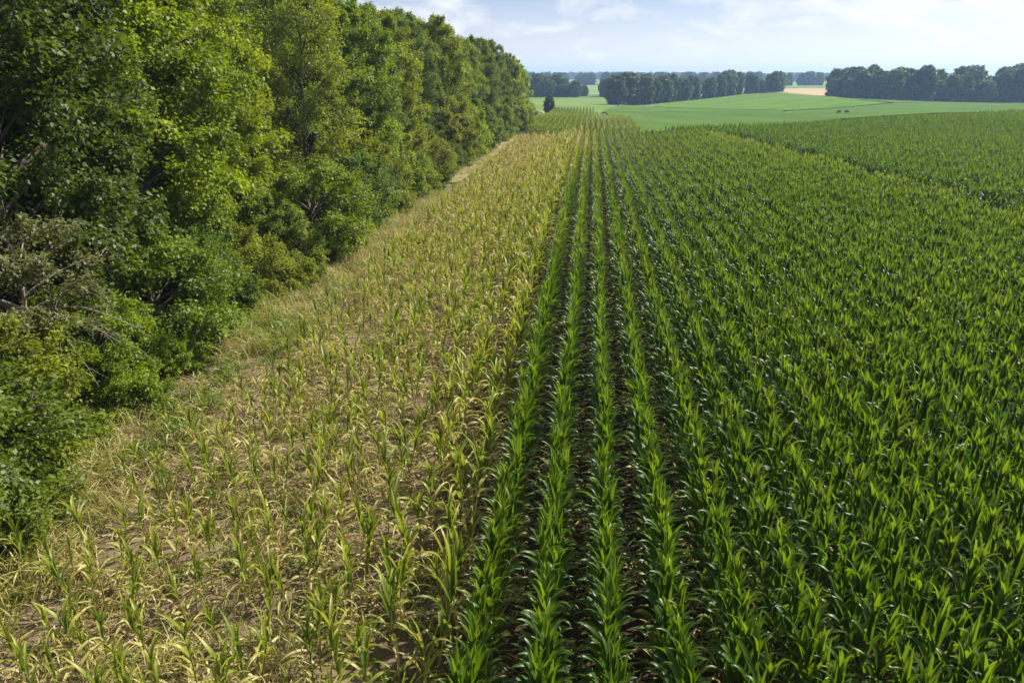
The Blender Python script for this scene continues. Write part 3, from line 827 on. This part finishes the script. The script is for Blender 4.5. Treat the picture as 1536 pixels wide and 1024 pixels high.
# ------------------------------------------------------------------ haze, light, sky, camera
hm, nt, out = newmat('haze_air')
vol = nd(nt, 'ShaderNodeVolumePrincipled'); vol.inputs['Color'].default_value = (.44, .66, 1.0, 1); vol.inputs['Density'].default_value = .00034
vol.inputs['Anisotropy'].default_value = .25
nt.links.new(vol.outputs[0], out.inputs['Volume'])
x0, x1, y0, y1, z0, z1 = -3600, 3600, -600, 3700, -12, 34
V = np.array([(x, y, z) for z in (z0, z1) for y in (y0, y1) for x in (x0, x1)], float)
F = np.array([(0, 2, 3, 1), (4, 5, 7, 6), (0, 1, 5, 4), (2, 6, 7, 3), (0, 4, 6, 2), (1, 3, 7, 5)])
hz = obj('haze', np_mesh('haze', V, F, {}, hm, False)); hz['kind'] = 'stuff'; hz['label'] = 'thin bluish summer haze over the fields'; hz['category'] = 'haze'

EL, AZ = math.radians(45), math.radians(58)
sun = bpy.data.lights.new('sun', 'SUN'); sun.energy = 5.0; sun.angle = math.radians(.55); sun.color = (1, .945, .85)
so = bpy.data.objects.new('sun', sun); COL.objects.link(so)
sv = Vector((math.sin(AZ) * math.cos(EL), math.cos(AZ) * math.cos(EL), math.sin(EL)))
so.rotation_mode = 'QUATERNION'; so.rotation_quaternion = sv.to_track_quat('Z', 'Y'); so.location = (30, 20, 60)

w = bpy.data.worlds.new('World'); S.world = w; w.use_nodes = True
nt = w.node_tree; nt.nodes.clear()
wo = nd(nt, 'ShaderNodeOutputWorld'); bg = nd(nt, 'ShaderNodeBackground'); bg.inputs[1].default_value = .062
sk = nd(nt, 'ShaderNodeTexSky'); sk.sky_type = 'NISHITA'; sk.sun_disc = False; sk.sun_elevation = EL; sk.sun_rotation = AZ
sk.air_density = 1.0; sk.dust_density = .8; sk.ozone_density = 1.5
tc = nd(nt, 'ShaderNodeTexCoord')
sx = nd(nt, 'ShaderNodeSeparateXYZ'); nt.links.new(tc.outputs['Generated'], sx.inputs[0])
cm = nd(nt, 'ShaderNodeMapping'); cm.inputs['Scale'].default_value = (1, 1, 2.6); nt.links.new(tc.outputs['Generated'], cm.inputs[0])
n1 = noise(nt, 11, 8, .6, cm.outputs[0], .25)
n2 = noise(nt, 3.2, 3, .5, cm.outputs[0])
f = mathn(nt, 'MULTIPLY_ADD', n2, .55, mathn(nt, 'MULTIPLY', n1, .7))
f = mathn(nt, 'ADD', f, mathn(nt, 'MULTIPLY', mathn(nt, 'MINIMUM', sx.outputs[2], .12), .9))
cf = nd(nt, 'ShaderNodeMapRange'); cf.inputs['From Min'].default_value = .66; cf.inputs['From Max'].default_value = .82; cf.clamp = True
nt.links.new(f, cf.inputs['Value'])
mr = nd(nt, 'ShaderNodeMapRange'); mr.inputs['From Max'].default_value = .10; nt.links.new(sx.outputs[2], mr.inputs['Value'])
low = ramp(nt, mr.outputs[0], [(0, (.86, .87, .88)), (.4, (.74, .79, .86)), (1, (.45, .575, .78))])
dt = nd(nt, 'ShaderNodeVectorMath'); dt.operation = 'DOT_PRODUCT'; nt.links.new(tc.outputs['Generated'], dt.inputs[0]); dt.inputs[1].default_value = (math.sin(AZ), math.cos(AZ), 0)
sside = mathn(nt, 'MULTIPLY_ADD', mathn(nt, 'POWER', mathn(nt, 'MAXIMUM', dt.outputs['Value'], 0), 2.5), 4.5, 8.6)
lowc = nd(nt, 'ShaderNodeVectorMath'); lowc.operation = 'SCALE'; nt.links.new(low, lowc.inputs[0]); nt.links.new(sside, lowc.inputs['Scale'])
bw = nd(nt, 'ShaderNodeMapRange'); bw.interpolation_type = 'SMOOTHSTEP'; bw.inputs['From Min'].default_value = .08; bw.inputs['From Max'].default_value = .34
bw.inputs['To Min'].default_value = 1; bw.inputs['To Max'].default_value = 0; nt.links.new(sx.outputs[2], bw.inputs['Value'])
sky_ = mix(nt, bw.outputs[0], sk.outputs[0], lowc.outputs[0])
cl = mix(nt, mathn(nt, 'MULTIPLY', cf.outputs[0], .85), sky_, (9.4, 9.4, 9.5))
nt.links.new(cl, bg.inputs[0]); nt.links.new(bg.outputs[0], wo.inputs[0])

cam = bpy.data.cameras.new('camera'); cam.lens = 24; cam.sensor_width = 36; cam.clip_end = 9000; cam.clip_start = .1
co = bpy.data.objects.new('camera', cam); COL.objects.link(co)
co.location = (0, 0, EYE); co.rotation_euler = (PI / 2 - TH, 0, YAW)
S.camera = co

S.view_settings.view_transform = 'Standard'; S.view_settings.look = 'None'; S.view_settings.gamma = 1; S.view_settings.use_curve_mapping = False
S.view_settings.exposure = .92
S.render.engine = 'CYCLES'
cy = S.cycles
cy.max_bounces = 5; cy.diffuse_bounces = 3; cy.glossy_bounces = 2; cy.transmission_bounces = 3; cy.volume_bounces = 0; cy.transparent_max_bounces = 4
cy.use_denoising = True; cy.denoiser = 'OPENIMAGEDENOISE'; cy.denoising_input_passes = 'RGB_ALBEDO_NORMAL'; cy.denoising_prefilter = 'ACCURATE'
cy.sample_clamp_indirect = 6; cy.caustics_reflective = False; cy.caustics_refractive = False
